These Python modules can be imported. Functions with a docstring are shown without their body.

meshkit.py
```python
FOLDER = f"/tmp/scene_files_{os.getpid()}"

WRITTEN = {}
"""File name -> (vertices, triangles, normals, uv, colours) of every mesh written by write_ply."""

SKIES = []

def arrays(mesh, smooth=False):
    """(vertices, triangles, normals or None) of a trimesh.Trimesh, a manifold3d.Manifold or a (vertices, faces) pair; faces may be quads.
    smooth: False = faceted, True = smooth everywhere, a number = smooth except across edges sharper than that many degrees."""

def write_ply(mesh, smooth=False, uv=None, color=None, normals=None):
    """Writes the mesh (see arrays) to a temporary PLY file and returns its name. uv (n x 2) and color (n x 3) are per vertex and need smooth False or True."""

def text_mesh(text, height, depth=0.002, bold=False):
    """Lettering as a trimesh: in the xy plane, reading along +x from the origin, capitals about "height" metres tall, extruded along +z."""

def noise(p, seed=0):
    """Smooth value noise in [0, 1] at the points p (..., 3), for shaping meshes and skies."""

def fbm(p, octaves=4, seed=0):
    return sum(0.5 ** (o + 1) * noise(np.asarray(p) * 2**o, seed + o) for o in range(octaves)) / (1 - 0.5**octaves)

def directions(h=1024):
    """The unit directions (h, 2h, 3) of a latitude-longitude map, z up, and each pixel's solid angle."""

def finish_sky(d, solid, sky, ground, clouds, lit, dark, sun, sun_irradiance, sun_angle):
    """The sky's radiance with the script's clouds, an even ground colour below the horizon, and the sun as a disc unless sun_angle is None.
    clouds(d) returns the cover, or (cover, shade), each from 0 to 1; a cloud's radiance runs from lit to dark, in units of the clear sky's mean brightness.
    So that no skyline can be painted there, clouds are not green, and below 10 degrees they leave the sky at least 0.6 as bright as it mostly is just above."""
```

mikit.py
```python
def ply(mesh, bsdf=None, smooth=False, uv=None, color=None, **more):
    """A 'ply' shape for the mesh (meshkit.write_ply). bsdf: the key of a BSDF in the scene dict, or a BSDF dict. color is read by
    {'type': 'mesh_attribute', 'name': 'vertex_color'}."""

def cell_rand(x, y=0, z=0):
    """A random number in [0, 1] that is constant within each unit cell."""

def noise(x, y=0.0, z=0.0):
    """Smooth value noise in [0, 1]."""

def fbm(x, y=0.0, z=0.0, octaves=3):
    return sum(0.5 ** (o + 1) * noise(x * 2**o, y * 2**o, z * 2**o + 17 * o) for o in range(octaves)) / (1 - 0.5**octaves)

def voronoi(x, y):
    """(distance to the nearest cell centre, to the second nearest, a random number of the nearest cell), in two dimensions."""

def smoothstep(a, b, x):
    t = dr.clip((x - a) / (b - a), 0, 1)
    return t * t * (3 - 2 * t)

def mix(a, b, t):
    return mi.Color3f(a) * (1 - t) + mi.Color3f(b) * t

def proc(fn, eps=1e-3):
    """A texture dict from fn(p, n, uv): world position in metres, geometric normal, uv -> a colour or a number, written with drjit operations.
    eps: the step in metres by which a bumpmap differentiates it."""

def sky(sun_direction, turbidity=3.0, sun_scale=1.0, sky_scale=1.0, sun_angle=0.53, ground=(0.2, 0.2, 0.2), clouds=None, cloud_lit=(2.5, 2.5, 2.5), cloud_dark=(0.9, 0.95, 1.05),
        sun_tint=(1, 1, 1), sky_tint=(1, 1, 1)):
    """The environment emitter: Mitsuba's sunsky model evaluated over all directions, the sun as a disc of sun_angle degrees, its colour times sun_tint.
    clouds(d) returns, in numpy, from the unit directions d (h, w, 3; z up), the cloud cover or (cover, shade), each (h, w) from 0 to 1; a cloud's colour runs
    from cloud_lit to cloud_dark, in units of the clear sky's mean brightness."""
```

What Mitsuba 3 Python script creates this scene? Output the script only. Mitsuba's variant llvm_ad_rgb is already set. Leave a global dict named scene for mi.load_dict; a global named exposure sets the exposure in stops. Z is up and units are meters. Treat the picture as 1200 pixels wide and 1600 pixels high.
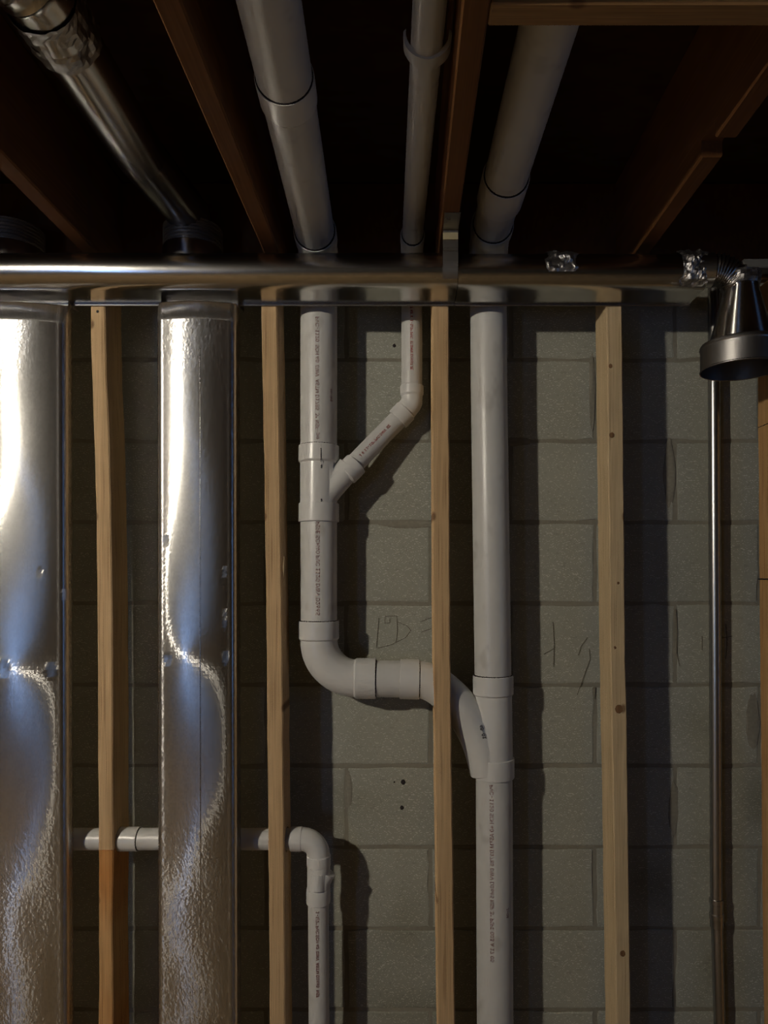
import math, random
import numpy as np, trimesh, manifold3d as m3
import mitsuba as mi, drjit as dr
import mikit, meshkit
from mikit import proc, noise, fbm, smoothstep, mix, cell_rand

random.seed(7); RNG = np.random.default_rng(7)
scene, labels = {}, {}
T = mi.ScalarTransform4f

# ------------------------------------------------------------------ camera, light levels
F, CX, CY, H = 1089.0, 635.0, 900.0, 1.45        # focal length and vanishing point in the 1200 x 1600 frame, eye height
exposure = 3.42
scene['camera'] = {'type': 'perspective', 'fov': math.degrees(2 * math.atan(600 / F)), 'fov_axis': 'x',
                   'principal_point_offset_x': (600 - CX) / 1200, 'principal_point_offset_y': (800 - CY) / 1600,
                   'near_clip': 0.02, 'far_clip': 50.0,
                   'to_world': T().look_at(origin=[0, 0, H], target=[0, 1, H], up=[0, 0, 1])}
LAMP_POS, LAMP_R, LAMP_L = (-1.73, -0.42, 2.20), 0.045, (140.0, 127.0, 105.0)
DAY_REAR, DAY_RIGHT = (0.5, 0.95, 1.95), (0.022, 0.055, 0.135)     # daylight behind the two basement windows
YW = 1.80            # face of the block wall
YS, SD = 1.65, 0.096 # stud fronts and stud depth
YP = 1.722
YV = 1.752           # axis of the thin vent pipe
YSM = 1.69           # axis of the small drain pipe
#          # axis of the drain pipes
ZJ, ZD = 2.208, 2.455 # joist undersides, subfloor

def P(x, y, d):
    return np.array([(x - CX) * d / F, d, H + (CY - y) * d / F])
def PX(x, d): return (x - CX) * d / F
def PZ(y, d): return H + (CY - y) * d / F

# ------------------------------------------------------------------ materials
def mat(key, d): scene[key] = {'type': 'twosided', 'bsdf': d}; return key

def V(*c): return mi.Color3f(*c)

PIT, COL, Z0 = 127 * YW / F, 257 * YW / F, PZ(1578, YW)
XO, XE = PX(930, YW), PX(1055, YW)     # a head joint of the odd and of the even courses
def block_col(p, n, uv):
    row = dr.floor((p.z - Z0) / PIT)
    odd = dr.abs(row - 2 * dr.floor(row / 2))
    col = dr.floor((p.x - XE + odd * (XE - XO)) / COL)
    t = cell_rand(col, row, 3)
    f = fbm(p.x * 7, p.y * 7, p.z * 7, 4)
    g = noise(p.x * 330, p.y * 330, p.z * 330)
    g2 = noise(p.x * 120, p.y * 120, p.z * 120)
    c = mix((0.247, 0.25, 0.211), (0.335, 0.336, 0.284), f * 0.75 + t * 0.4)
    c = mix(c, (0.58, 0.57, 0.5), smoothstep(0.64, 0.88, g) * 0.55)
    c = mix(c, (0.13, 0.12, 0.1), smoothstep(0.75, 0.95, g2) * 0.2)
    st = smoothstep(0.62, 0.8, fbm(p.x * 3.1 + 9, p.y, p.z * 2.3, 3))
    return mix(c, c * mi.Color3f(0.72, 0.7, 0.64), st)
def block_h(p, n, uv):
    return noise(p.x * 240, p.y * 240, p.z * 240) * 0.6 + noise(p.x * 90, p.y * 90, p.z * 90) * 0.6 + fbm(p.x * 14, p.y * 14, p.z * 14, 2) * 1.2
mat('m_block', {'type': 'bumpmap', 'arbitrary': proc(block_h, 2e-3), 'scale': 0.0014,
                'bsdf': {'type': 'diffuse', 'reflectance': proc(block_col)}})
def mortar_col(p, n, uv):
    f = fbm(p.x * 9, p.y * 9, p.z * 9, 4); g = noise(p.x * 200, p.y * 200, p.z * 200)
    return mix((0.185, 0.172, 0.135), (0.275, 0.26, 0.212), f + (g - 0.5) * 0.4)
mat('m_mortar', {'type': 'bumpmap', 'arbitrary': proc(block_h, 2e-3), 'scale': 0.0015,
                 'bsdf': {'type': 'diffuse', 'reflectance': proc(mortar_col)}})

def wood_fn(axis, a, b, dark, off):
    def fn(p, n, uv):
        q = {'z': (p.x, p.y, p.z), 'y': (p.x, p.z, p.y), 'x': (p.y, p.z, p.x)}[axis]
        u, v, w = q[0] + off, q[1] + off * 2, q[2]
        wob = fbm(u * 6, v * 6, w * 1.6, 3) * 0.05
        ring = noise((u + wob) * 170, (v + wob) * 60, w * 1.1)
        fine = noise(u * 700, v * 700, w * 14)
        big = fbm(u * 9, v * 9, w * 2.2, 3)
        c = mix(a, b, ring * 0.6 + big * 0.5)
        c = mix(c, dark, smoothstep(0.62, 0.95, noise(u * 420 + 7, v * 420, w * 6)) * 0.45)
        c = c * (0.86 + 0.26 * fine)
        cw, ci = w * 2.2, dr.floor(w * 2.2)
        ku = (u - dr.floor(u / 0.05) * 0.05) / 0.05
        has = cell_rand(ci, dr.floor(u / 0.05), 5)
        dk = dr.sqrt(dr.square((ku - 0.2 - 0.6 * cell_rand(ci, 4, 2)) * 0.05) + dr.square((cw - ci - 0.5) / 2.2 * 0.6))
        knot = (1 - smoothstep(0.003, 0.009, dk)) * dr.select(has > 0.55, 1.0, 0.0)
        return mix(c, (0.13, 0.06, 0.025), knot * 0.8)
    return fn
WF = {}
def wood(key, axis, a, b, dark=(0.2, 0.1, 0.04), off=0.0, rough=0.75):
    fn = WF[key] = wood_fn(axis, a, b, dark, off)
    return mat(key, {'type': 'principled', 'base_color': proc(fn), 'roughness': rough, 'specular': 0.25})
wood('m_stud', 'z', (0.40, 0.255, 0.125), (0.56, 0.39, 0.215), off=0.013)
wood('m_stud_orange', 'z', (0.36, 0.185, 0.065), (0.53, 0.335, 0.16), (0.2, 0.075, 0.02), off=0.171)
def stained(p, n, uv):
    low = smoothstep(1.093, 1.091, p.z) if False else dr.select(p.z < PZ(1328.4, YS), 1.0, 0.0)
    t = smoothstep(0.3, 0.75, fbm(p.x * 14, p.y * 6, p.z * 9, 3))
    return WF['m_stud'](p, n, uv) * mix((1, 1, 1), mix((1.0, 0.86, 0.68), (0.9, 0.60, 0.34), t), low)
mat('m_stud_stained', {'type': 'principled', 'base_color': proc(stained), 'roughness': 0.75, 'specular': 0.25})
wood('m_stud_pale', 'z', (0.43, 0.32, 0.18), (0.55, 0.42, 0.255), (0.26, 0.17, 0.08), off=0.31)
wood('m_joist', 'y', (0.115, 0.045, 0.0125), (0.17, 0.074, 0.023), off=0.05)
wood('m_block_wood', 'x', (0.27, 0.155, 0.06), (0.36, 0.21, 0.09), off=0.09)
def osb(p, n, uv):
    return mix((0.05, 0.025, 0.012), (0.09, 0.05, 0.022), fbm(p.x * 22, p.y * 60, p.z * 9, 3))
mat('m_subfloor', {'type': 'diffuse', 'reflectance': proc(osb)})

def pvc_col(p, n, uv):
    f = fbm(p.x * 8 + 3, p.y * 8, p.z * 8, 4)
    sm = smoothstep(0.60, 0.82, fbm(p.x * 28, p.y * 28, p.z * 16, 3))
    c = mix((0.50, 0.495, 0.47), (0.56, 0.555, 0.53), f)
    return mix(c, (0.36, 0.34, 0.31), sm * 0.45)
mat('m_pvc', {'type': 'principled', 'base_color': proc(pvc_col), 'roughness': 0.33, 'specular': 0.5})
def pvc_col2(p, n, uv):
    return mix((0.545, 0.54, 0.515), (0.60, 0.595, 0.57), fbm(p.x * 9, p.y * 9, p.z * 9, 3))
mat('m_fitting', {'type': 'principled', 'base_color': proc(pvc_col2), 'roughness': 0.28, 'specular': 0.5})
mat('m_print', {'type': 'diffuse', 'reflectance': {'type': 'rgb', 'value': (0.17, 0.075, 0.07)}})
mat('m_print_red', {'type': 'diffuse', 'reflectance': {'type': 'rgb', 'value': (0.26, 0.035, 0.03)}})
mat('m_print_black', {'type': 'diffuse', 'reflectance': {'type': 'rgb', 'value': (0.035, 0.03, 0.03)}})
mat('m_pencil', {'type': 'diffuse', 'reflectance': {'type': 'rgb', 'value': (0.16, 0.145, 0.115)}})

def spangle(p, n, uv):
    x, z = p.x + p.y, p.z
    return noise(x * 190, z * 120, 2.0) * 0.55 + noise(x * 420, z * 300, 5.0) * 0.45
def galv_refl(p, n, uv):
    x = p.x + p.y
    g = noise(x * 300, p.z * 220, 1.0); f = fbm(x * 5, p.z * 2.5, 3.0, 3)
    return mix((0.60, 0.60, 0.585), (0.78, 0.78, 0.76), g * 0.6 + f * 0.4)
mat('m_galv', {'type': 'bumpmap', 'arbitrary': proc(spangle, 1.5e-3), 'scale': 0.000005,
               'bsdf': {'type': 'blendbsdf', 'weight': 0.26,
                        'a': {'type': 'roughconductor', 'material': 'Al', 'distribution': 'ggx', 'alpha_u': 0.19, 'alpha_v': 0.034, 'specular_reflectance': proc(galv_refl)},
                        'b': {'type': 'roughconductor', 'material': 'Al', 'distribution': 'ggx', 'alpha_u': 0.26, 'alpha_v': 0.15, 'specular_reflectance': proc(galv_refl)}}})
mat('m_cone', {'type': 'roughconductor', 'material': 'Al', 'distribution': 'ggx', 'alpha_u': 0.38, 'alpha_v': 0.025,
               'specular_reflectance': {'type': 'rgb', 'value': (0.66, 0.65, 0.63)}})
mat('m_trunk', {'type': 'roughconductor', 'material': 'Al', 'distribution': 'ggx', 'alpha': 0.035,
                'specular_reflectance': {'type': 'rgb', 'value': (0.66, 0.65, 0.62)}})
mat('m_round', {'type': 'roughconductor', 'material': 'Al', 'distribution': 'ggx', 'alpha': 0.05,
                'specular_reflectance': {'type': 'rgb', 'value': (0.62, 0.61, 0.58)}})
mat('m_round_drawn', {'type': 'roughconductor', 'material': 'Al', 'distribution': 'ggx', 'alpha_u': 0.10, 'alpha_v': 0.035,
               'specular_reflectance': {'type': 'rgb', 'value': (0.62, 0.61, 0.58)}})
mat('m_shiny', {'type': 'roughconductor', 'material': 'Al', 'distribution': 'ggx', 'alpha': 0.06,
                'specular_reflectance': {'type': 'rgb', 'value': (0.66, 0.65, 0.63)}})
mat('m_foil', {'type': 'roughconductor', 'material': 'Al', 'distribution': 'ggx', 'alpha': 0.17,
               'specular_reflectance': {'type': 'rgb', 'value': (0.52, 0.51, 0.49)}})
mat('m_band', {'type': 'roughconductor', 'material': 'Al', 'distribution': 'ggx', 'alpha': 0.16,
               'specular_reflectance': {'type': 'rgb', 'value': (0.36, 0.35, 0.34)}})
mat('m_strap', {'type': 'roughconductor', 'material': 'Al', 'distribution': 'ggx', 'alpha': 0.3,
                'specular_reflectance': {'type': 'rgb', 'value': (0.55, 0.53, 0.49)}})
mat('m_emt', {'type': 'roughconductor', 'material': 'Al', 'distribution': 'ggx', 'alpha': 0.09,
              'specular_reflectance': {'type': 'rgb', 'value': (0.55, 0.55, 0.54)}})
mat('m_screw', {'type': 'principled', 'base_color': {'type': 'rgb', 'value': (0.10, 0.095, 0.09)}, 'roughness': 0.4, 'metallic': 0.6})
def concrete(p, n, uv):
    return mix((0.20, 0.14, 0.078), (0.28, 0.20, 0.115), fbm(p.x * 2.5, p.y * 2.5, p.z, 4))
mat('m_floor', {'type': 'diffuse', 'reflectance': proc(concrete)})
mat('m_room', {'type': 'diffuse', 'reflectance': {'type': 'rgb', 'value': (0.07, 0.062, 0.05)}})
mat('m_white', {'type': 'diffuse', 'reflectance': {'type': 'rgb', 'value': (0.55, 0.53, 0.48)}})
mat('m_plate', {'type': 'principled', 'base_color': {'type': 'rgb', 'value': (0.17, 0.165, 0.15)}, 'roughness': 0.6})
mat('m_room_tan', {'type': 'diffuse', 'reflectance': {'type': 'rgb', 'value': (0.42, 0.36, 0.22)}})
mat('m_porcelain', {'type': 'principled', 'base_color': {'type': 'rgb', 'value': (0.75, 0.74, 0.7)}, 'roughness': 0.25})
mat('m_pane', {'type': 'diffuse', 'reflectance': {'type': 'rgb', 'value': (0.05, 0.06, 0.08)}})

# ------------------------------------------------------------------ helpers
def key_for(name):
    if name not in scene and name not in labels and not any(k.startswith(name + '__') for k in scene): return name
    i = 1
    while f'{name}_{i:03d}' in scene or f'{name}_{i:03d}' in labels or any(k.startswith(f'{name}_{i:03d}__') for k in scene): i += 1
    return f'{name}_{i:03d}'
def put(key, mesh, bsdf, smooth=40, **kw):
    scene[key] = mikit.ply(mesh, bsdf, smooth, **kw); return key
def part(parent, name, mesh, bsdf, smooth=40, label=None, **kw):
    k = key_for(parent + '__' + name); put(k, mesh, bsdf, smooth, **kw)
    if label: labels[k] = {'label': label}
    return k
def thing(name, label, cat, group=None):
    k = key_for(name); labels[k] = {'label': label, 'category': cat}
    if group: labels[k]['group'] = group
    return k
def solo(name, mesh, bsdf, label, cat, smooth=40, group=None, **kw):
    k = key_for(name); put(k, mesh, bsdf, smooth, **kw)
    labels[k] = {'label': label, 'category': cat}
    if group: labels[k]['group'] = group
    return k
def struct(name, mesh, bsdf, label, smooth=False):
    put(name, mesh, bsdf, smooth); labels[name] = {'label': label, 'kind': 'structure'}; return name

def mesh(v, f): return trimesh.Trimesh(np.asarray(v, float), np.asarray(f, int), process=False)
def cat(*ms): return trimesh.util.concatenate([m for m in ms])
def box(x0, x1, y0, y1, z0, z1, c=0.002):
    """a chamfered box"""
    c = min(c, (x1 - x0) * .3, (y1 - y0) * .3, (z1 - z0) * .3)
    pts = []
    for sx, sy, sz in np.ndindex(2, 2, 2):
        x, y, z = (x0, x1)[sx], (y0, y1)[sy], (z0, z1)[sz]
        dx, dy, dz = c * (1 - 2 * sx), c * (1 - 2 * sy), c * (1 - 2 * sz)
        pts += [(x + dx, y + dy, z), (x + dx, y, z + dz), (x, y + dy, z + dz)]
    return trimesh.Trimesh(pts).convex_hull
def loft(rings, cap=True, close=True):
    rings = np.asarray(rings, float); n, k = rings.shape[:2]
    f = []
    m = k if close else k - 1
    for i in range(n - 1):
        for j in range(m):
            a, b = i * k + j, i * k + (j + 1) % k
            f += [(a, b, b + k), (a, b + k, a + k)]
    v = rings.reshape(-1, 3)
    if cap and close:
        c0, c1 = len(v), len(v) + 1
        v = np.vstack([v, rings[0].mean(0), rings[-1].mean(0)])
        for j in range(k):
            f.append((c0, (j + 1) % k, j)); o = (n - 1) * k; f.append((c1, o + j, o + (j + 1) % k))
    return mesh(v, f)
def frames(path):
    path = np.asarray(path, float)
    t = np.gradient(path, axis=0)
    for i in range(len(t)):
        L = np.linalg.norm(t[i])
        t[i] = t[i] / L if L > 1e-9 else t[i - 1]
    ref = np.array([0, -1, 0]) if abs(t[0][1]) < 0.8 else np.array([0, 0, -1.0])
    N = []
    u = ref - t[0] * (ref @ t[0]); u /= np.linalg.norm(u); N.append(u)
    for i in range(1, len(t)):
        u = N[-1] - t[i] * (N[-1] @ t[i]); u /= np.linalg.norm(u); N.append(u)
    N = np.array(N); return t, N, np.cross(t, N)
def tube(path, r, seg=36, cap=True):
    path = np.asarray(path, float); r = np.broadcast_to(r, len(path))
    t, N, B = frames(path)
    a = np.linspace(0, 2 * np.pi, seg, endpoint=False)
    rings = path[:, None] + r[:, None, None] * (np.cos(a)[None, :, None] * N[:, None] + np.sin(a)[None, :, None] * B[:, None])
    return loft(rings, cap)
def lathe(p0, p1, prof, seg=40, cap=True):
    """profile [(t along p0->p1 in metres, radius)] turned about the axis from p0 towards p1"""
    p0, p1 = np.asarray(p0, float), np.asarray(p1, float); d = (p1 - p0) / np.linalg.norm(p1 - p0)
    ref = np.array([0, -1.0, 0]) if abs(d[1]) < 0.8 else np.array([0, 0, -1.0])
    u = ref - d * (ref @ d); u /= np.linalg.norm(u); w = np.cross(d, u)
    a = np.linspace(0, 2 * np.pi, seg, endpoint=False)
    rings = [p0 + d * t + r * (np.cos(a)[:, None] * u + np.sin(a)[:, None] * w) for t, r in prof]
    return loft(rings, cap)
def hub(p0, p1, r, R, lip0=True, lip1=False):
    """a socket: R outside, with a shadow gap round the pipe at the open end(s)"""
    L = np.linalg.norm(np.subtract(p1, p0)); e = 0.0014
    prof = [(0.011, r - 0.002), (0.011, r + 0.0022), (0.0004, r + 0.0026), (0, r + 0.0029)] if lip0 else [(-0.006, r - 0.004), (-0.0005, r + 0.0004)]
    prof += [(0, R - e), (e * .3, R - e * .3), (e, R), (L - e, R), (L - e * .3, R - e * .3), (L, R - e)]
    prof += [(L, r + 0.0029), (L - 0.0004, r + 0.0026), (L - 0.011, r + 0.0022), (L - 0.011, r - 0.002)] if lip1 else [(L + 0.004, r + 0.0008), (L + 0.008, r - 0.004)]
    return lathe(p0, p1, prof)
def cement(k, p, d, r, label=None):
    """the dark line of pipe cement where a pipe enters a socket at p; d points out of the socket"""
    d = np.asarray(d, float) / np.linalg.norm(d); p = np.asarray(p, float)
    part(k, 'cement_line', lathe(p - d * .003, p + d * .01, [(0, r - .002), (0, r + .0014), (.0038, r + .0014), (.0046, r + .0004), (.0047, r - .002)], 40), 'm_print_black', 40)
def fillet(pts, rad, n=10):
    """a polyline with rounded corners"""
    pts = [np.asarray(p, float) for p in pts]; out = [pts[0]]
    for i in range(1, len(pts) - 1):
        a, b, c = pts[i - 1], pts[i], pts[i + 1]
        u, v = (a - b) / np.linalg.norm(a - b), (c - b) / np.linalg.norm(c - b)
        half = math.acos(np.clip(u @ v, -1, 1)) / 2; L = rad / math.tan(half)
        q0, q1 = b + u * L, b + v * L
        w = (u + v) / np.linalg.norm(u + v); cen = b + w * rad / math.sin(half)
        e0, e1 = (q0 - cen) / rad, (q1 - cen) / rad; om = math.acos(np.clip(e0 @ e1, -1, 1))
        for k in range(n + 1):
            s = k / n; out.append(cen + rad * (math.sin((1 - s) * om) * e0 + math.sin(s * om) * e1) / math.sin(om))
    out.append(pts[-1]); return np.array(out)
def lerp(a, b, t): return np.asarray(a) * (1 - t) + np.asarray(b) * t
def to_m3(t): return m3.Manifold(m3.Mesh(np.asarray(t.vertices, np.float32), np.asarray(t.faces, np.uint32)))
def from_m3(m):
    r = m.to_mesh(); return mesh(r.vert_properties[:, :3], r.tri_verts)
def solid(t):
    t = trimesh.Trimesh(t.vertices, t.faces, process=True)
    if t.volume < 0: t.invert()
    return to_m3(t)
def minus(a, *bs):
    A = solid(a)
    for b in bs: A = A - solid(b)
    return from_m3(A)
def union(*bs):
    A = solid(bs[0])
    for b in bs[1:]: A = A + solid(b)
    return from_m3(A)
def wrap_text(text, height, p0, p1, r, angle, gaps=True, bold=False):
    """printed lettering on a pipe: runs from p0 towards p1, at `angle` from the side that faces the room"""
    t = meshkit.text_mesh(text, height, 0.0004, bold)
    p0, p1 = np.asarray(p0, float), np.asarray(p1, float); d = (p1 - p0) / np.linalg.norm(p1 - p0)
    n = np.array([0, -1.0, 0]); n = n - d * (n @ d); n /= np.linalg.norm(n); b = np.cross(n, d)
    v = t.vertices; th = angle + (v[:, 1] - height / 2) / r
    q = p0 + d * v[:, :1] + (r + 0.0002 + v[:, 2:3]) * (np.cos(th)[:, None] * n - np.sin(th)[:, None] * b)
    return mesh(q, t.faces)

# ------------------------------------------------------------------ the room
struct('floor', box(-3.0, 2.6, -3.5, 1.9, -0.1, 0.0), 'm_floor', 'bare concrete basement floor')
struct('ceiling', box(-3.0, 2.6, -3.5, 1.95, ZD, ZD + 0.02), 'm_subfloor', 'dark wooden subfloor above the open joists')
struct('wall_right', box(2.6, 2.7, -3.5, 1.95, 0, ZD), 'm_room', 'plain basement wall to the right')
struct('wall_rear', box(-3.0, 2.6, -3.6, -3.5, 0, ZD), 'm_room', 'plain basement wall facing the stud wall')
struct('wall_left', box(-3.1, -3.0, -3.5, 1.95, 0, ZD), 'm_room', 'plain basement wall to the left')

for i_, (a_, b_) in enumerate(((-2.60, -2.25), (-2.2, -1.75))):
    struct(f'trim_{i_ + 2}', box(a_, b_, -3.5, -3.485, 0, 2.15), 'm_white', ('wide', 'narrow')[i_] + ' white drywall panel beside the daylight opening')
# block wall: a mortar bed and one mesh per block
struct('wall_back', box(-3.0, 2.6, YW + 0.0026, YW + 0.2, 0, ZJ, 0.0), 'm_mortar', 'gray concrete block basement wall behind the studs')
J = 0.0100
def block_mesh(x0, x1, z0, z1, seed):
    r = np.random.default_rng(seed)
    e_ = .004
    us = np.r_[0, e_ / (x1 - x0), np.linspace(0, 1, 9)[1:-1], 1 - e_ / (x1 - x0), 1]; ws = np.r_[0, e_ / (z1 - z0), np.linspace(0, 1, 6)[1:-1], 1 - e_ / (z1 - z0), 1]
    nx, nz = len(us), len(ws)
    U, Wv = np.meshgrid(us, ws, indexing='ij')
    X, Z = x0 + (x1 - x0) * U, z0 + (z1 - z0) * Wv
    edge = np.minimum(np.minimum(U, 1 - U) * (x1 - x0), np.minimum(Wv, 1 - Wv) * (z1 - z0))
    e = edge < 1e-6
    X = X + np.where(e, r.normal(0, 0.0013, X.shape), 0); Z = Z + np.where(e, r.normal(0, 0.0013, Z.shape), 0)
    Y = YW + r.uniform(-0.0008, 0.0008) + r.normal(0, 0.0002, X.shape) + np.where(e, 0.0019, 0)
    front = np.stack([X, Y, Z], -1)
    idx = lambda i, j: i * nz + j
    v = front.reshape(-1, 3); f = []
    for i in range(nx - 1):
        for j in range(nz - 1):
            f += [(idx(i, j), idx(i + 1, j), idx(i + 1, j + 1)), (idx(i, j), idx(i + 1, j + 1), idx(i, j + 1))]
    loop = [idx(i, 0) for i in range(nx)] + [idx(nx - 1, j) for j in range(1, nz)] + [idx(i, nz - 1) for i in range(nx - 2, -1, -1)] + [idx(0, j) for j in range(nz - 2, 0, -1)]
    back = v[loop].copy(); back[:, 1] = YW + 0.012
    o = len(v); v = np.vstack([v, back]); L = len(loop)
    for a in range(L):
        b = (a + 1) % L; f += [(loop[a], o + a, o + b), (loop[a], o + b, loop[b])]
    return mesh(v, f)
sd = 0
for k in range(-1, 9):
    zb, zt = max(Z0 + PIT * k, 0.0) + J * 0.5, min(Z0 + PIT * (k + 1), ZJ) - J * 0.5
    x = (XO if k % 2 else XE) - COL * 5
    while x < 1.45:
        sd += 1
        if x + COL > -1.5:
            part('wall_back', 'block', block_mesh(x + J * .5, x + COL - J * .5, zb, zt, sd), 'm_block', 25)
        x += COL

# pencil marks on the blocks, drawn as thin lines
def scrawl(lines, w=0.0008):
    ms = []
    for l in lines:
        pts = [P(a, b, YW) for a, b in l]
        for p, q in zip(pts[:-1], pts[1:]):
            d = (q - p) / np.linalg.norm(q - p); s = np.array([-d[2], 0, d[0]]) * w
            r = [p - s, p + s, q + s, q - s]
            ms.append(trimesh.Trimesh([x + [0, -0.0014, 0] for x in r] + [x + [0, 0.002, 0] for x in r]).convex_hull)
    return cat(*ms)
part('wall_back', 'pencil_mark', scrawl([[(592, 965), (590, 990), (588, 1012)], [(602, 963), (620, 962), (621, 985), (619, 1003)], [(602, 963), (601, 974), (609, 973), (609, 967)], [(622, 972), (636, 978), (642, 985), (634, 996), (612, 1007), (590, 1013)], [(656, 972), (676, 964)], [(658, 988), (674, 982)]]), 'm_pencil', False, label='faint pencil scrawl on a block between the pipes')
part('wall_back', 'pencil_mark', scrawl([[(864, 972), (866, 1005), (865, 1042)], [(850, 1022), (868, 1012)], [(918, 996), (908, 1010), (904, 1024)], [(921, 1014), (922, 1030), (912, 1058), (902, 1085)], [(930, 1074), (929, 1092)]]), 'm_pencil', False, label='pencil strokes on a block left of the pale stud')
part('wall_back', 'pencil_mark', scrawl([[(1134, 975), (1136, 1000), (1134, 1030)], [(1120, 998), (1144, 994)], [(1097, 994), (1097, 1016)], [(1056, 952), (1058, 990), (1057, 1020), (1062, 1040)]], 0.0009), 'm_pencil', False, label='small pencil cross on a block beside the conduit')
def pit(x, y, r):
    s = trimesh.creation.icosphere(1, 1.0); s.apply_scale([r, 0.0012, r * 1.2]); s.apply_translation(P(x, y, YW - 0.0006)); return s
part('wall_back', 'hole', cat(pit(616, 540, .004), pit(630, 1222, .006), pit(628, 1262, .005), pit(616, 1222, .002)), 'm_print_black', True, label='small dark drill holes in the blocks')

def smear(x, y, w, h, seed):
    m = trimesh.creation.icosphere(3, 1.0)
    d = 0.7 + 0.6 * meshkit.fbm(m.vertices * 1.7 + seed, 3, seed)
    v = m.vertices * d[:, None] * [w * YW / F / 2, 0.0022, h * YW / F / 2]
    return mesh(v + P(x, y, YW + .0008), m.faces)
for sx_, sy_, sw_, sh_, k_ in ((1176, 1128, 22, 90, 1), (1046, 742, 18, 110, 2), (1052, 1262, 16, 80, 3), (546, 1232, 10, 60, 4), (800, 690, 60, 14, 5), (925, 610, 10, 120, 6), (640, 820, 90, 10, 7)):
    part('wall_back', 'mortar_smear', smear(sx_, sy_, sw_, sh_, k_), 'm_mortar', True)

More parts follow.
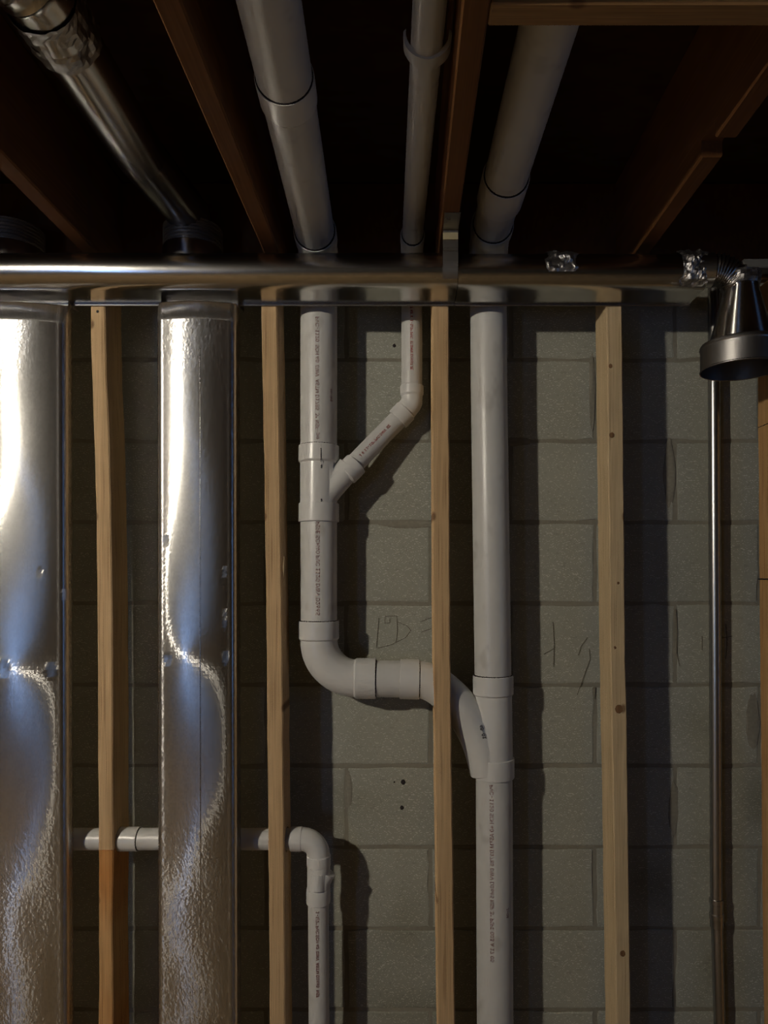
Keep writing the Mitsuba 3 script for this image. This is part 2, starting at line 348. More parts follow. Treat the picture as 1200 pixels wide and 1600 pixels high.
# ------------------------------------------------------------------ studs
def stud_mesh(table, z0=0.0, z1=2.168, cuts=(), seed=0):
    ys = np.array([t[0] for t in table], float)
    zs = PZ(ys, YS); xl = PX(np.array([t[1] for t in table], float), YS); xr = PX(np.array([t[2] for t in table], float), YS)
    o = np.argsort(zs); zs, xl, xr = zs[o], xl[o], xr[o]
    r = np.random.default_rng(seed); c = 0.0028
    zz = np.linspace(z0, z1, 46); rings = []
    for z in zz:
        a, b = np.interp(z, zs, xl), np.interp(z, zs, xr)
        if z < zs[0]:
            m = (xl[3] - xl[0]) / (zs[3] - zs[0]); a += m * (z - zs[0]); b += m * (z - zs[0])
        a += r.normal(0, 0.0004); b += r.normal(0, 0.0004)
        y0, y1 = YS + r.normal(0, 0.0002), YS + SD
        rings.append([(a + c, y0, z), (b - c, y0, z), (b, y0 + c, z), (b, y1 - c, z), (b - c, y1, z), (a + c, y1, z), (a, y1 - c, z), (a, y0 + c, z)])
    m = loft(rings)
    return minus(m, *cuts) if cuts else m
rs, rp = 0.0256, 0.0451
hp = lambda x: P(x, 1311, YSM)
small_cut = lambda x: tube([hp(x - 60), hp(x + 60)], rs + 0.004, 24)
big_cut = tube([P(x, y, YP) for x, y in ((640, 1061), (660, 1062), (680, 1070), (700, 1087), (722, 1116), (745, 1160))], rp + 0.004, 28)

k = thing('wall_stud', 'tan wall stud with wavy edge between the two wide metal ducts', 'stud')
part(k, 'post', stud_mesh([(450, 141, 164), (560, 142, 165), (620, 144.5, 168), (700, 147, 171), (800, 150, 173), (1000, 152, 176), (1200, 153, 176), (1330, 154, 177), (1450, 154, 175.5), (1600, 154, 177)],
     cuts=(small_cut(170), box(PX(140, YS), PX(195, YS), YS - 0.004, YS + 0.0015, PZ(1329.2, YS), PZ(1327.6, YS), 0)), seed=1), 'm_stud_stained', 30)
nail = lathe(P(153, 487, YS + .004), P(153, 487, YS - .01), [(0, .0035), (.0042, .0035), (.0055, .003), (.0056, .0)], 12)
part(k, 'nail', nail, 'm_screw', label='dark nail head near the top')
k = thing('wall_stud', 'tan wall stud just left of the white pipe with the angled branch', 'stud')
part(k, 'post', stud_mesh([(475, 408, 433), (600, 410, 435), (700, 412, 437), (860, 414.5, 439), (1000, 416.5, 441), (1200, 418, 442.5), (1330, 419.5, 444), (1600, 421.5, 446)], cuts=(small_cut(435),), seed=2), 'm_stud', 30)
spl = lathe(P(442, 905, YS + .01), P(444, 868, YS + .006), [(0, .0004), (.02, .0022), (.045, .0012), (.057, .0003)], 6)
part(k, 'splinter', spl, 'm_stud_pale', label='thin splinter peeling off the edge')
k = thing('wall_stud', 'narrow tan wall stud in front of the crossing drain pipe', 'stud')
part(k, 'post', stud_mesh([(475, 675, 701), (700, 675.5, 702), (1000, 677, 703.5), (1200, 680, 706), (1330, 681.5, 707.5), (1600, 684, 711)], cuts=(big_cut,), seed=3), 'm_stud', 30)
k = thing('wall_stud', 'pale wall stud with knots, alone between large pipe and conduit', 'stud')
part(k, 'post', stud_mesh([(470, 947, 972), (700, 950, 974.5), (1000, 953.5, 977.5), (1200, 957, 981), (1600, 963, 986)], seed=4), 'm_stud_pale', 30)
def knot(x, y, r):
    s = trimesh.creation.icosphere(2, 1.0); s.apply_scale([r, 0.0011, r * 1.15]); s.apply_translation(P(x, y, YS - 0.0002)); return s
wood('m_knot', 'z', (0.13, 0.065, 0.03), (0.2, 0.11, 0.05), off=0.5)
for x, y, r in ((954, 572, .0045), (956, 680, .006), (966, 911, .003), (967, 1108, .009), (973, 1490, .0065), (961, 1012, .003)):
    part(k, 'knot', knot(x, y, r), 'm_knot', True)
k = thing('wall_stud', 'wall stud at the right edge, right of the steel conduit', 'stud')
part(k, 'post', stud_mesh([(470, 1214, 1239), (700, 1216, 1241), (1000, 1219, 1244), (1200, 1221, 1246), (1600, 1225, 1250)], seed=5), 'm_stud_orange', 30)
for y in (655, 905):
    part(k, 'band', box(PX(1216.5, YS) - .0015, PX(1230, YS), YS + .02, YS + .024 + .07, PZ(y + 1, YS), PZ(y - 1, YS), .0004), 'm_print_black', False)
solo('top_plate', box(PX(1163, 1.66), 1.5, 1.662, 1.70, PZ(417, 1.66), ZJ - .001), 'm_plate', 'gray board under the joists above the right edge stud', 'plate')

# ------------------------------------------------------------------ joists
jt = [(-1.36, 'joist beside the bulb, left of the wide ducts'), (-1.14, 'joist left of the first metal duct'),
      (-0.742, 'joist at left, nearest the first metal duct'), (-0.316, 'joist left of the large white overhead pipe'),
      (0.0925, 'joist right of the thin white vent pipe, strap nailed under it'), (0.553, 'notched joist at the right, above the metal elbow'), (1.0, 'joist beyond the right edge')]
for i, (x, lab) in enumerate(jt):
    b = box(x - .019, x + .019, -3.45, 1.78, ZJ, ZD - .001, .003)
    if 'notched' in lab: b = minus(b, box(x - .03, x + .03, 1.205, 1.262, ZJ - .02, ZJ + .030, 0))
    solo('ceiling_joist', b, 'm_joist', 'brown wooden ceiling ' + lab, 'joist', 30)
struct('trim_1', box(-3, 2.6, 1.78, 1.82, ZJ, ZD - .001), 'm_joist', 'rim joist closing the joist bays above the block wall')

# ------------------------------------------------------------------ overhead and wall drain pipes
def pipe(k, path, r, m='m_pvc', name='pipe', label=None):
    return part(k, name, tube(path, r, 40), m, 45, label=label)
RH = 0.0501
zt = PZ(400, YP)   # where the wall pipes vanish behind the trunk

# A: stack with the wye
A = thing('waste_pipe', 'white plastic waste pipe with angled branch, sweeping right at the bottom', 'pipe')
a_top, a_475 = P(498.5, 388, YP), P(498.5, 475, YP)
zA = H + 0.800
el = np.array([a_475[0], YP, zA])
pathA = fillet([P(498, 697, YP), el, np.array([-0.203, 1.30, zA]), ], 0.062, 12)
i_v = np.argmin(np.abs(pathA[:, 2] - (zA - 0.062)))
pipe(A, [P(498, 702, YP), pathA[1] * [1, 1, 1]], rp)
part(A, 'elbow', tube(pathA[1:14], rp + .0025, 40), 'm_fitting', 45)
e_end = pathA[13]
hdir = np.array([0.0325, -1.0, 0.004]); hdir /= np.linalg.norm(hdir)
part(A, 'coupling', hub(e_end + hdir * .046, e_end, rp, RH), 'm_fitting')
def along(y): return e_end + hdir * ((e_end[1] - y) / -hdir[1])
pipe(A, [e_end, along(0.4)], rp)
part(A, 'coupling', hub(along(1.118), along(1.172), rp, rp + .0034, True, False), 'm_fitting')
# wye
part(A, 'coupling', hub(P(498, 697, YP), P(498, 722, YP), rp, RH), 'm_fitting')
body = tube([P(498, 718, YP), P(498, 790, YP)], rp + .0008, 44)
bd0, bd1 = P(511, 771, YP - .004), P(546, 730, YP - .004)
br = tube([bd0, lerp(bd0, bd1, 1.0)], 0.0305, 36)
wye = union(body, br)
part(A, 'wye', wye, 'm_fitting', 35)
part(A, 'coupling', hub(P(498, 787, YP), P(498, 816, YP), rp, RH, True, True), 'm_fitting')
pipe(A, [P(498, 812, YP), P(498, 975, YP)], rp)
part(A, 'coupling', hub(P(498, 970, YP), P(498, 998, YP), rp, RH), 'm_fitting')
bend = fillet([P(498, 994, YP), P(498, 1060, YP), P(560, 1060, YP)], 60 * YP / F, 14)
part(A, 'elbow', tube(bend, rp + .0012, 44), 'm_fitting', 45)
part(A, 'coupling', hub(P(587.5, 1060, YP), P(556, 1060, YP), rp, RH), 'm_fitting')
pipe(A, [P(580, 1060.5, YP), P(630, 1061, YP)], rp)
part(A, 'coupling', hub(P(655, 1061.5, YP), P(625, 1061, YP), rp, RH - .001, True, True), 'm_fitting')
part(A, 'print', cat(wrap_text('PVC-1120  SCH 40  DWV  ASTM D1785  3" NSF-pw', .0085, P(498, 505, YP), P(498, 690, YP), rp, -.05),
                     ), 'm_print', False, label='line of small faded lettering')
part(A, 'print', wrap_text('PIPE SCH40 PVC 1120 DWV D2665', .0095, P(498, 817, YP), P(498, 950, YP), rp, -.08), 'm_print', False, label='line of small faded lettering')
part(A, 'print', wrap_text('40-003', .006, P(498, 612, YP), P(498, 690, YP), rp, -.85), 'm_print', False)
for y0, y1 in ((726, 731), (779, 784)):
    part(A, 'mould_mark', lathe(P(502, y0, YP - rp - .0008), P(502, y1, YP - rp - .0008), [(0, .0012), ((y1 - y0) * YP / F, .0008)], 6), 'm_print_black', True, label='short dark mould mark')
part(A, 'mould_seam', lathe(P(501.5, 700, YP - RH), P(501.5, 721, YP - RH), [(0, .0006), (21 * YP / F, .0006)], 6), 'm_print_black', True, label='thin dark mould seam')

UPZ = np.array([0, 0, 1.0])
for y_ in (697, 787, 970): cement(A, P(498, y_, YP), UPZ if y_ != 787 else -UPZ, rp) if y_ != 787 else None
cement(A, P(587.5, 1060, YP), [1, 0, 0], rp); cement(A, P(655, 1061.5, YP), [1, 0, 0], rp)
cement(A, along(1.118), hdir, rp); cement(A, e_end + hdir * .046, hdir, rp)

# B: vent branch up from the wye
B = thing('vent_pipe', 'thin white vent pipe that slants into the branch of the waste pipe', 'pipe')
rv = 0.0262
v0, v1 = P(541, 736, YV), P(634, 640, YV)
part(B, 'coupling', hub(P(556.5, 724.5, YP), P(540, 741.5, YP - .006), rv * .93, rv + .0042), 'm_fitting')
pipe(B, [P(548, 731, YP), P(630, 647, YV)], rv * .93)
part(B, 'coupling', hub(P(621, 656, YV), P(634.5, 641.5, YV), rv * .93, rv + .0034), 'm_fitting')
eb = fillet([P(632, 644, YV), P(643.5, 630, YV), P(643.5, 615, YV)], 0.022, 8)
part(B, 'elbow', tube(eb, rv + .0006, 36), 'm_fitting', 50)
part(B, 'coupling', hub(P(643.5, 603, YV), P(643.5, 617, YV), rv, rv + .0034), 'm_fitting')
zB = H + 0.822
pb = fillet([P(643.5, 610, YV), np.array([PX(643.5, YV), YV, zB]), np.array([0.0185, 1.3, zB])], 0.04, 10)
pipe(B, [pb[0], pb[1]], rv)
part(B, 'elbow', tube(pb[1:12], rv + .002, 36), 'm_fitting', 45)
be = pb[11]; bdir = np.array([0.027, -1, 0.0]); bdir /= np.linalg.norm(bdir)
def alongB(y): return be + bdir * ((be[1] - y) / -bdir[1])
part(B, 'coupling', hub(be + bdir * .034, be, rv * .95, rv + .0035), 'm_fitting')
pipe(B, [be, alongB(0.4)], rv * .95)
part(B, 'print', wrap_text('I II NE X  1-1/2" PVC  II DWV D2665 IE', .0062, P(643.5, 480, YV), P(643.5, 600, YV), rv, .02, bold=True), 'm_print_red', False, label='line of red and black lettering')
part(B, 'print', wrap_text('I  E  I 1-1/2" PVC DWV  III', .006, lerp(P(548, 731, YP), P(630, 647, YV), .17), P(630, 647, YV), rv * .93, -.02, bold=True), 'm_print_red', False, label='line of red and black lettering')
# cradle under the vent pipe
cc = alongB(1.07) + [0.001, 0, 0.009]
th = np.linspace(math.radians(172), math.radians(368), 30)
ro, prof = 0.0375, []
inner = [np.array([0.0 + 0.0335 * math.cos(t), 0.0045 + 0.0335 * math.sin(t) * (0.98)]) for t in th]
outer = [np.array([ro * math.cos(t), ro * math.sin(t)]) for t in th]
from shapely.geometry import Polygon
crad = trimesh.creation.extrude_polygon(Polygon([tuple(o) for o in outer] + [tuple(i) for i in inner[::-1]]).buffer(0), 0.022, engine='earcut')
crad.apply_transform(np.array([[1, 0, 0, cc[0]], [0, 0, 1, cc[1]], [0, 1, 0, cc[2]], [0, 0, 0, 1.0]]))
solo('pipe_hanger', crad, 'm_pvc', 'white crescent shaped hanger cupping the thin overhead vent pipe', 'hanger', 30)

cement(B, P(556.5, 724.5, YP), P(600, 678, YP + .012) - P(556.5, 724.5, YP), rv * .93)
cement(B, be + bdir * .034, bdir, rv * .95)

# C: large stack on the right
C = thing('drain_stack', 'large straight white drain stack between the two right studs', 'pipe')
zC = H + 0.822
ec = np.array([PX(762, YP), YP, zC])
cax = lambda y: P(np.interp(y, [475, 1000, 1200, 1600], [762, 769.5, 772, 773.5]), y, YP)
pc = fillet([cax(1060), ec, np.array([ec[0] + .003, 1.3, zC])], 0.062, 12)
pipe(C, np.vstack([cax(1062), cax(800), cax(600), pc[1]]), rp)
part(C, 'elbow', tube(pc[1:14], rp + .0025, 40), 'm_fitting', 45)
ce = pc[13]; cdir = np.array([0.03, -1.0, 0.045]); cdir /= np.linalg.norm(cdir)
def alongC(y): return ce + cdir * ((ce[1] - y) / -cdir[1])
part(C, 'coupling', hub(ce + cdir * .03, ce, rp, RH), 'm_fitting')
part(C, 'coupling', hub(alongC(1.448), alongC(1.535), rp, RH), 'm_fitting')
pipe(C, [ce, alongC(0.4)], rp)
part(C, 'coupling', hub(cax(1055), cax(1084), rp, RH), 'm_fitting')
bodyC = tube([cax(1078), cax(1195)], rp + .001, 44)
bx = [(648, 1061.5), (662, 1063), (680, 1070), (700, 1085), (720, 1106), (738, 1133), (751, 1162), (758, 1185), (763, 1205)]
bp = np.array([P(x, y, YP) for x, y in bx])
tt = np.linspace(0, len(bx) - 1, 40)
from scipy.interpolate import CubicSpline
bp = CubicSpline(np.arange(len(bx)), bp)(tt)
part(C, 'wye', union(bodyC, tube(bp, rp + .0005, 44)), 'm_fitting', 35, label='sweeping side inlet')
part(C, 'coupling', hub(cax(1184), cax(1214), rp, RH, False, True), 'm_fitting')
pipe(C, np.vstack([cax(1205), cax(1400), cax(1600), P(775, 1750, YP)]), rp)
part(C, 'print', wrap_text('PVC-1120 SCH 40 ASTM D1785 DWV D2665 NSF 3" PIPE 003 A 17 05', .009, cax(1218), cax(1600), rp, .26), 'm_print', False, label='line of small faded lettering')
mk = wrap_text('1000', .008, P(752, 1128, YP), P(757, 1150, YP), rp, .1, bold=True)
part(C, 'print', wrap_text('40-01', .008, P(749, 1126, YP), P(760, 1170, YP), rp, 0.02, bold=True), 'm_print_black', False)
part(C, 'print', wrap_text('1-06', .007, cax(1408), cax(1440), rp, -.62), 'm_print', False)

cement(C, cax(1055), UPZ, rp); cement(C, alongC(1.448), cdir, rp); cement(C, ce + cdir * .03, cdir, rp)

# D: small drain arm low on the left
D = thing('small_drain_pipe', 'small white drain pipe crossing behind both ducts and turning down', 'pipe')
pipe(D, [hp(-90), hp(205)], rs)
part(D, 'coupling', hub(hp(217.5), hp(188), rs, rs + .0028, True, True), 'm_fitting')
pipe(D, [hp(210), hp(462)], rs)
part(D, 'coupling', hub(hp(455), hp(472), rs, rs + .0035), 'm_fitting')
ed = fillet([hp(468), hp(497.5), P(498, 1350, YSM)], 0.040, 12)
part(D, 'elbow', tube(ed, rs + .0018, 36), 'm_fitting', 45)
part(D, 'coupling', hub(P(498, 1352, YSM), P(498, 1336, YSM), rs, rs + .0035), 'm_fitting')
dd = [P(498, 1350, YSM), P(498, 1390, YSM)]
part(D, 'tee', union(tube(dd, rs + .0022, 36), tube([P(500, 1384, YSM), P(511, 1362, YSM)], rs * .82, 30), tube([P(496, 1365, YSM - .012), P(495.5, 1390, YSM - .016)], rs * .75, 24)), 'm_fitting', 35)
part(D, 'coupling', hub(P(497.5, 1410, YSM), P(497.5, 1388, YSM), rs, rs + .0035), 'm_fitting')
pipe(D, [P(497.5, 1400, YSM), P(498.5, 1600, YSM), P(499, 1750, YSM)], rs * .98)
part(D, 'print', wrap_text('1-1/2" PVC SCH 40  DWV  ASTM D2665  NSF', .0068, P(497.5, 1416, YSM), P(498.5, 1600, YSM), rs, -.02, bold=True), 'm_print', False, label='line of small faded lettering')

bl = box(.112, .5335, .924, .962, ZJ + .0005, ZD - .001, .002)
solo('joist_blocking', minus(bl, tube([alongC(1.1), alongC(.8)], rp + .008, 32)), 'm_block_wood', 'wooden blocking board between joists at top right, over the large pipe', 'board', 30)

cement(D, hp(188), [-1, 0, 0], rs); cement(D, hp(217.5), [1, 0, 0], rs)
# ------------------------------------------------------------------ vertical wall ducts
TK_ = 1.646
def duct(k, x0, x1, y0, depth, zb, ztop, pillow, dents, bow=0.0, rr=0.017, tilt=0.0):
    """a galvanised stack of rounded rectangular section; pillow(z) bulges its front, dents press it in"""
    zs = np.concatenate([np.linspace(zb, 2.02, 230), np.linspace(2.023, ztop, 60)])
    n1, nc = 46, 12
    w = x1 - x0
    prof = []           # (x, y, nx, ny, u on front or nan)
    for u in np.linspace(0, 1, n1): prof.append((x0 + rr + (w - 2 * rr) * u, y0, u, 1.0))
    for a in np.linspace(0, math.pi / 2, nc)[1:]: prof.append((x1 - rr + rr * math.sin(a), y0 + rr - rr * math.cos(a), 1, 0))
    for t in np.linspace(0, 1, 6)[1:]: prof.append((x1, y0 + rr + (depth - 2 * rr) * t, 1, 0))
    for a in np.linspace(0, math.pi / 2, nc)[1:]: prof.append((x1 - rr + rr * math.cos(a), y0 + depth - rr + rr * math.sin(a), 1, 0))
    for t in np.linspace(0, 1, 6)[1:]: prof.append((x1 - rr - (w - 2 * rr) * t, y0 + depth, 0, 0))
    for a in np.linspace(0, math.pi / 2, nc)[1:]: prof.append((x0 + rr - rr * math.sin(a), y0 + depth - rr + rr * math.cos(a), 0, 0))
    for t in np.linspace(0, 1, 6)[1:]: prof.append((x0, y0 + depth - rr - (depth - 2 * rr) * t, 0, 0))
    for a in np.linspace(0, math.pi / 2, nc)[1:-1]: prof.append((x0 + rr - rr * math.cos(a), y0 + rr - rr * math.sin(a), 0, 0))
    prof = np.array(prof)
    V_, UV = [], []
    per = np.concatenate([[0], np.cumsum(np.linalg.norm(np.diff(prof[:, :2], axis=0), axis=1))])
    for z in zs:
        x, y = prof[:, 0].copy(), prof[:, 1].copy()
        fr = prof[:, 3] > 0
        u = prof[:, 2]
        # shoulders: the face rolls over towards its corners
        y = y - np.where(fr, pillow(z) * (1 - (2 * u - 1) ** 2), 0)
        y = y + tilt * (x - x0) * np.where(y < y0 + depth * .5, 1, 0)
        wob = meshkit.fbm(np.stack([x * 4, np.full_like(x, 3.3), np.full_like(x, z * 1.3)], -1), 3, 5) - .5
        y = y + np.where(fr, wob * 0.0009 * np.minimum(1, 6 * u * (1 - u) * 2), 0)
        for dx, dz, rx, rz, amp in dents:
            q = amp * np.exp(-((x - dx) / rx) ** 2 - ((z - dz) / rz) ** 2)
            y = y + np.where(y < y0 + depth * .6, q, 0)
        # crimped top where it slips behind the trunk
        s = np.clip((z - 2.080) / 0.008, 0, 1); q_ = max(0.0, z - 2.036); t_ = 0.21 * q_ * q_ / (q_ + .008)
        y = np.where(y < y0 + depth * .5, y + s * (TK_ - y0 + .010) + (1 - s) * t_, y)
        V_.append(np.stack([x + bow * (z - zb), y, np.full_like(x, z)], -1)); UV.append(np.stack([np.full_like(x, z), per], -1))
    V_ = np.array(V_); n, kk = V_.shape[:2]
    m = loft(V_, cap=False)
    part(k, 'body', m, 'm_galv', True, uv=np.array(UV).reshape(-1, 2))
YD = 1.59
zz_ = lambda y: PZ(y, YD)
g = lambda z, c, s: math.exp(-((z - c) / s) ** 2)
k = thing('wall_duct', 'wide galvanized wall duct cut off by the left edge', 'duct')
lean = (PX(100, YD) - PX(96, YD)) / 1.7
duct(k, PX(-40, YD), PX(97, YD), YD, 0.070, 0.0, 2.165, lambda z: 0.010 + 0.0025 * g(z, zz_(1040), .24),
     [(PX(10, YD), zz_(1045), .007, .009, .0013), (PX(77, YD), zz_(1048), .007, .009, .0005), (PX(61, YD), zz_(895), .004, .004, .0009), (PX(97, YD), zz_(930), .006, .006, .0005)], -lean * .6, tilt=0.10)
k2 = thing('wall_duct', 'wide galvanized wall duct with dents, right of the first stud', 'duct')
duct(k2, PX(245, YD), PX(368, YD), YD, 0.070, 0.0, 2.165, lambda z: 0.010 + 0.002 * g(z, zz_(1030), .22),
     [(PX(264, YD), zz_(1030), .005, .005, .0015), (PX(261, YD), zz_(846), .004, .005, .0007), (PX(352, YD), zz_(893), .003, .005, .0009), (PX(353, YD), zz_(1028), .004, .007, .0011), (PX(352, YD), zz_(967), .003, .012, .0005)], -lean * .5, tilt=0.035)
_w = PX(368, YD) - PX(245, YD)
def face(y, px):
    u = (PX(px, YD) - PX(245, YD)) / _w
    d = YD + .035 * u * _w - (0.010 + 0.002 * g(zz_(y), zz_(1030), .22)) * (1 - (2 * u - 1) ** 2)
    return np.array([PX(px, YD), d - .0002, zz_(y)])
seam = tube([face(y, 313.5 + (y - 540) * .0015) for y in range(545, 1490, 40)], .0009, 8)
part(k2, 'seam', seam, 'm_shiny', True, label='thin standing crease')

# collars of the ducts above the trunk, and the round duct in the joist bay
def collar(k, cx, cy):
    # transition boot and ribbed collar
    base, up = np.array([cx, cy, 2.168]), np.array([cx, cy, 3.0])
    part(k, 'boot', lathe(base, up, [(0, .040), (.001, .069), (.05, .0725), (.079, .0725), (.083, .070)], 48), 'm_shiny')
    pr = [(.081, .066)]
    for i in range(6):
        t = .085 + i * .0085; pr += [(t, .0675), (t + .002, .0715), (t + .005, .0715), (t + .007, .0675)]
    pr += [(.1365, .060), (.141, .050)]
    part(k, 'corrugated_collar', lathe(base, up, pr, 48), 'm_strap', 25, label='corrugated collar')
YC = 1.715
collar(k2, PX(302, YC), YC)
collar(k, PX(20, YC), YC)
def crumple(m, amp, freq, seed, thick=None):
    v = m.vertices.copy(); n = trimesh.Trimesh(v, m.faces, process=False).vertex_normals
    d = (meshkit.fbm(v * freq, 3, seed) - .42) * amp
    return mesh(v + n * d[:, None], m.faces)
R_ = thing('round_duct', 'round galvanized duct running overhead at left between two joists', 'duct')
zr, xr, rr_ = H + 0.872, -0.551, 0.050
rp_path = fillet([np.array([PX(302, YC), YC - .0, 2.295]), np.array([PX(302, YC), YC, zr + .005]), np.array([xr, 1.45, zr]), np.array([xr, 1.08, zr])], 0.035, 8)
part(R_, 'pipe', tube(rp_path, rr_, 40, cap=False), 'm_round_drawn', True,
     uv=np.stack([np.repeat(np.linspace(0, 1, len(rp_path)), 40), np.tile(np.linspace(0, .3, 40), len(rp_path))], -1))
# adjustable elbow with beads turning left
ep = fillet([np.array([xr, 1.10, zr]), np.array([xr, 0.955, zr]), np.array([xr - .30, 0.945, zr])], 0.085, 24)
rad = np.full(len(ep), rr_ + .002); rad[::5] += .004
part(R_, 'elbow', tube(ep, rad, 40), 'm_round', 50, label='beaded adjustable elbow')
ft = lathe(np.array([xr, 1.135, zr]), np.array([xr, 1.02, zr]), [(t, rr_ + .004) for t in np.linspace(0, .085, 14)], 44, cap=False)
part(R_, 'foil_tape', crumple(ft, .016, 55, 3), 'm_foil', False, label='crumpled foil tape round the joint')

# ------------------------------------------------------------------ trunk duct across the top of the studs
TB, TT, TC, TR, TK = 2.094, 2.174, 1.570, 0.040, 1.646
def trunk_mesh(x0, x1, dz=0.0, dy=0.0, seed=1, nx=90):
    pr = []
    for t in np.linspace(0, 1, 14)[:-1]: pr.append((TK + (TC - TK) * t, TB))
    for a in np.linspace(0, math.pi, 40): pr.append((TC - TR * math.sin(a), TB + TR - TR * math.cos(a)))
    for t in np.linspace(0, 1, 10)[1:]: pr.append((TC + (TK - TC) * t, TT))
    for t in np.linspace(0, 1, 5)[1:-1]: pr.append((TK, TT + (TB - TT) * t))
    pr = np.array(pr)
    rings = []
    for x in np.linspace(x0, x1, nx):
        q = np.stack([np.full(len(pr), x), pr[:, 0] + dy, pr[:, 1] + dz], -1)
        wv = meshkit.fbm(np.stack([q[:, 0] * 4, q[:, 1] * 9, q[:, 2] * 9], -1), 3, seed) - .5
        inner = (q[:, 1] < TK - .006)
        q[:, 2] += np.where(inner, wv * .003, 0)
        rings.append(q)
    return loft(rings)
XJ = PX(714.5, 1.55)
tr = thing('trunk_duct', 'long shiny sheet metal duct running across the top of the studs', 'duct')
part(tr, 'section', trunk_mesh(-1.6, XJ, 0, 0, 2, 140), 'm_trunk', 30)
part(tr, 'section', trunk_mesh(XJ + .0012, 0.668, -.0015, .002, 9, 60), 'm_trunk', 30)
part(tr, 'hem', cat(box(-1.6, XJ, TK - .001, TK + .002, TB - .006, TB + .002, .0006), box(XJ + .001, .668, TK - .001, TK + .002, TB - .006, TB + .001, .0006)), 'm_band', False, label='folded hem along the lower back edge')
def foil_patch(k, x0, x1, a0, a1, amp, seed, off=.004, nx=26, na=26):
    g_ = []
    for i, u in enumerate(np.linspace(0, 1, nx)):
        row = []
        for j, v in enumerate(np.linspace(0, 1, na)):
            a = a0 + (a1 - a0) * v; x = x0 + (x1 - x0) * u
            h = meshkit.fbm(np.array([x * 70, a * 3.2, seed * 1.7]), 3, seed)
            ed = min(u, 1 - u, v, 1 - v) * 6
            rad_ = TR + off * .3 + max(0, (h - .38)) * amp * min(1, .35 + ed)
            x += (meshkit.noise(np.array([v * 9, u * 2, seed]), seed) - .5) * .012
            row.append((x, TC + .002 - rad_ * math.sin(a), TB + TR - rad_ * math.cos(a)))
        g_.append(row)
    g_ = np.array(g_); f = []
    for i in range(nx - 1):
        for j in range(na - 1):
            p = i * na + j; f += [(p, p + na, p + na + 1), (p, p + na + 1, p + 1)]
    part(k, 'foil_tape', mesh(g_.reshape(-1, 3), f), 'm_foil', False, label='crumpled strip of foil tape')
foil_patch(tr, PX(852, 1.55), PX(899, 1.55), math.radians(70), math.radians(180), .020, 4)
foil_patch(tr, PX(1062, 1.55), PX(1102, 1.55), math.radians(25), math.radians(195), .034, 8)
# hanger strap
xs0, xs1 = PX(692, 1.525), PX(716, 1.525)
sp = [(1.452, ZJ - .0005), (1.50, ZJ - .0005), (1.524, ZJ - .002), (1.5265, ZJ - .008), (1.5275, 2.18), (1.5275, TB + TR + .008)]
sp += [(TC - (TR + .0012) * math.sin(a), TB + TR - (TR + .0012) * math.cos(a)) for a in np.linspace(math.radians(88), math.radians(48), 8)]
sp = np.array(sp)
def ribbon(pr, x0, x1, t=.0009):
    d = np.gradient(pr, axis=0); d /= np.linalg.norm(d, axis=1, keepdims=True); nn = np.stack([d[:, 1], -d[:, 0]], -1)
    rings = []
    for p, n_ in zip(pr, nn):
        a, b = p + n_ * t, p
        rings.append([(x0, *a), (x1, *a), (x1, *b), (x0, *b)])
    return loft(rings)
st = thing('hanger_strap', 'metal strap nailed under the middle joist, wrapped round the trunk duct', 'strap')
part(st, 'strap', ribbon(sp, xs0, xs1), 'm_band', 25)
part(st, 'fold', box(xs0, xs1, 1.5215, 1.5262, PZ(375, 1.525), PZ(364, 1.525), .0006), 'm_room_tan', False, label='pale bent tab')
part(st, 'fold', box(xs0, xs1, 1.5235, 1.5262, PZ(392, 1.525), PZ(388, 1.525), .0006), 'm_band', False)
part(st, 'nail', lathe([PX(701, 1.47), 1.475, ZJ], [PX(701, 1.47), 1.475, ZJ - .1], [(0, .004), (.002, .004), (.0035, .0025), (.0036, 0)], 12), 'm_screw')

# ------------------------------------------------------------------ elbow and reducer at the right end of the trunk
E = thing('duct_reducer', 'shiny metal cone hanging open from a crimped elbow at the duct end', 'reducer')
yE, xE = 1.552, PX(1158, 1.552)
ee = fillet([np.array([.645, 1.565, TB + TR]), np.array([xE, yE, TB + TR]), np.array([xE, yE, H + .632])], .062, 40)
rad = .0335 + .0032 * np.sin(np.arange(len(ee)) * 2 * math.pi / 3.0)
rad = np.where(np.arange(len(ee)) > 36, .034, rad)
part(E, 'elbow', crumple(tube(ee, rad, 40), .005, 40, 6), 'm_shiny', 30, label='crimped elbow')
zb = lambda r: H + r
up, dn = np.array([xE, yE, H + .648]), np.array([xE, yE, H - 1])
cone = [(0, .033), (0.001, .036), (.008, .0375), (.010, .036), (.126, .0665), (.129, .0685), (.129, .0660), (.126, .0640), (.010, .0335), (.001, .032)]
part(E, 'cone', lathe(up, dn, cone, 64, cap=False), 'm_cone', True, label='tapered cone',
     uv=np.stack([np.repeat([t for t, r in cone], 64), np.tile(np.linspace(0, .3, 64), len(cone))], -1))
ring = [(.1265, .066), (.128, .072), (.131, .0835), (.134, .0855), (.139, .0862), (.141, .085), (.143, .0846), (.186, .0846), (.188, .0862), (.1895, .0862), (.1905, .085), (.1895, .0838), (.143, .0830), (.134, .083), (.131, .070), (.1285, .064)]
part(E, 'collar', lathe(up, dn, ring, 64, cap=False), 'm_band', 35, label='dull dark ring round the open mouth')
ft = lathe(np.array([xE, yE, H + .672]), dn, [(t, .038) for t in np.linspace(0, .03, 7)], 40, cap=False)
part(E, 'foil_tape', crumple(ft, .012, 60, 11), 'm_foil', False)

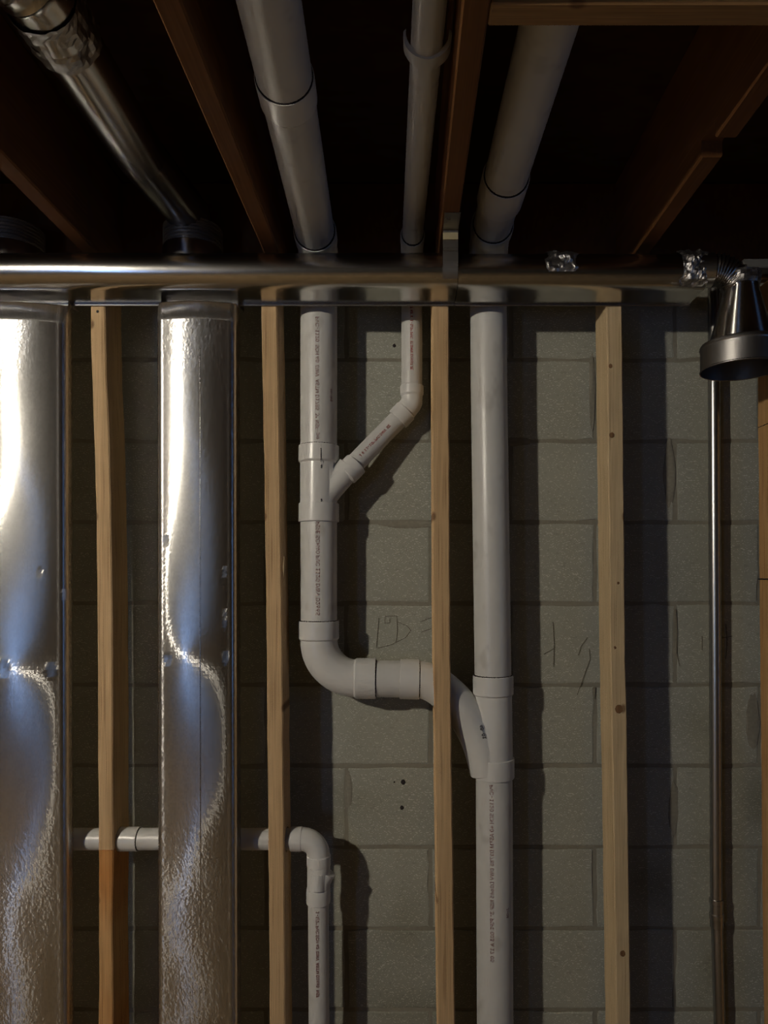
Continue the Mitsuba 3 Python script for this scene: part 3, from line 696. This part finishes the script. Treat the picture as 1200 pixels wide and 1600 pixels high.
# ------------------------------------------------------------------ conduit
K = thing('conduit', 'slim steel conduit standing against the block wall at right', 'conduit')
yk, rk = 1.772, .0146
part(K, 'tube', tube([np.array([PX(1115.5, yk), yk, ZJ - .02]), P(1115.5, 580, yk), P(1117.5, 1000, yk), P(1119, 1425, yk)], rk, 32), 'm_emt', True)
part(K, 'tube', tube([P(1119.5, 1425, yk), P(1124.5, 1605, yk), P(1129, 1780, yk)], rk * .96, 32), 'm_emt', True)
part(K, 'coupling', lathe(P(1119, 1404, yk), P(1120, 1448, yk), [(0, rk), (.0005, rk + .0022), (.012, rk + .0024), (.013, rk + .0014), (.036, rk + .0014), (.038, rk + .003), (.052, rk + .003), (.054, rk + .0018), (.072, rk + .0018), (.0735, rk)], 32), 'm_emt', 35)
for y, x in ((1406, 1127.5), (1444, 1129)):
    c_ = P(x, y, yk)
    part(K, 'set_screw', lathe(c_ + [-.006, 0, 0], c_ + [.01, 0, 0], [(0, .0035), (.0055, .0035), (.006, .0055), (.0095, .0055), (.0105, .0045)], 10), 'm_screw', 30)
# strap and stray bits behind the crimped elbow
solo('electrical_box', cat(box(PX(1176, 1.75), PX(1216, 1.75), 1.73, 1.80, 2.03, 2.10, .002)), 'm_plate', 'gray box half hidden behind the metal reducer', 'box') if False else None

# ------------------------------------------------------------------ lamp and daylight windows behind the camera
lx, ly, lz = LAMP_POS
Lk = thing('bulb_lamp', 'bare round bulb in a porcelain holder between two joists', 'lamp')
bulb = trimesh.creation.icosphere(3, LAMP_R); bulb.apply_translation(LAMP_POS)
scene[Lk + '__bulb'] = {**mikit.ply(bulb, 'm_white', True), 'emitter': {'type': 'area', 'radiance': {'type': 'rgb', 'value': LAMP_L}}}
part(Lk, 'holder', lathe([lx, ly, ZD - .001], [lx, ly, 0], [(0, .055), (.02, .055), (.035, .03), (.19, .024), (.222, .02)], 32), 'm_porcelain')
def window(n, axis, pos, a0, a1, z0, z1, rad, sign):
    t = .06
    nm = f'window_{n}'
    def b(u0, u1, v0, v1, d0, d1):
        lo, hi = sorted((pos + sign * d0, pos + sign * d1))
        return box(lo, hi, u0, u1, v0, v1) if axis == 'x' else box(u0, u1, lo, hi, v0, v1)
    put(nm, cat(b(a0 - t, a1 + t, z1, z1 + t, 0, .05), b(a0 - t, a1 + t, z0 - t, z0, 0, .05), b(a0 - t, a0, z0, z1, 0, .05), b(a1, a1 + t, z0, z1, 0, .05), b((a0 + a1) / 2 - .02, (a0 + a1) / 2 + .02, z0, z1, 0, .035)), 'm_white', False)
    labels[nm] = {'label': 'white framed basement window with blue daylight', 'kind': 'structure'}
    scene[nm + '__pane'] = {**mikit.ply(b(a0, a1, z0, z1, .005, .015), 'm_pane', False), 'emitter': {'type': 'area', 'radiance': {'type': 'rgb', 'value': rad}}}
window(1, 'y', -3.5, -2.86, -2.68, 0.20, 1.35, DAY_REAR, 1)
window(2, 'x', 2.6, -0.25, 0.2, 0.7, 1.9, DAY_RIGHT, -1)
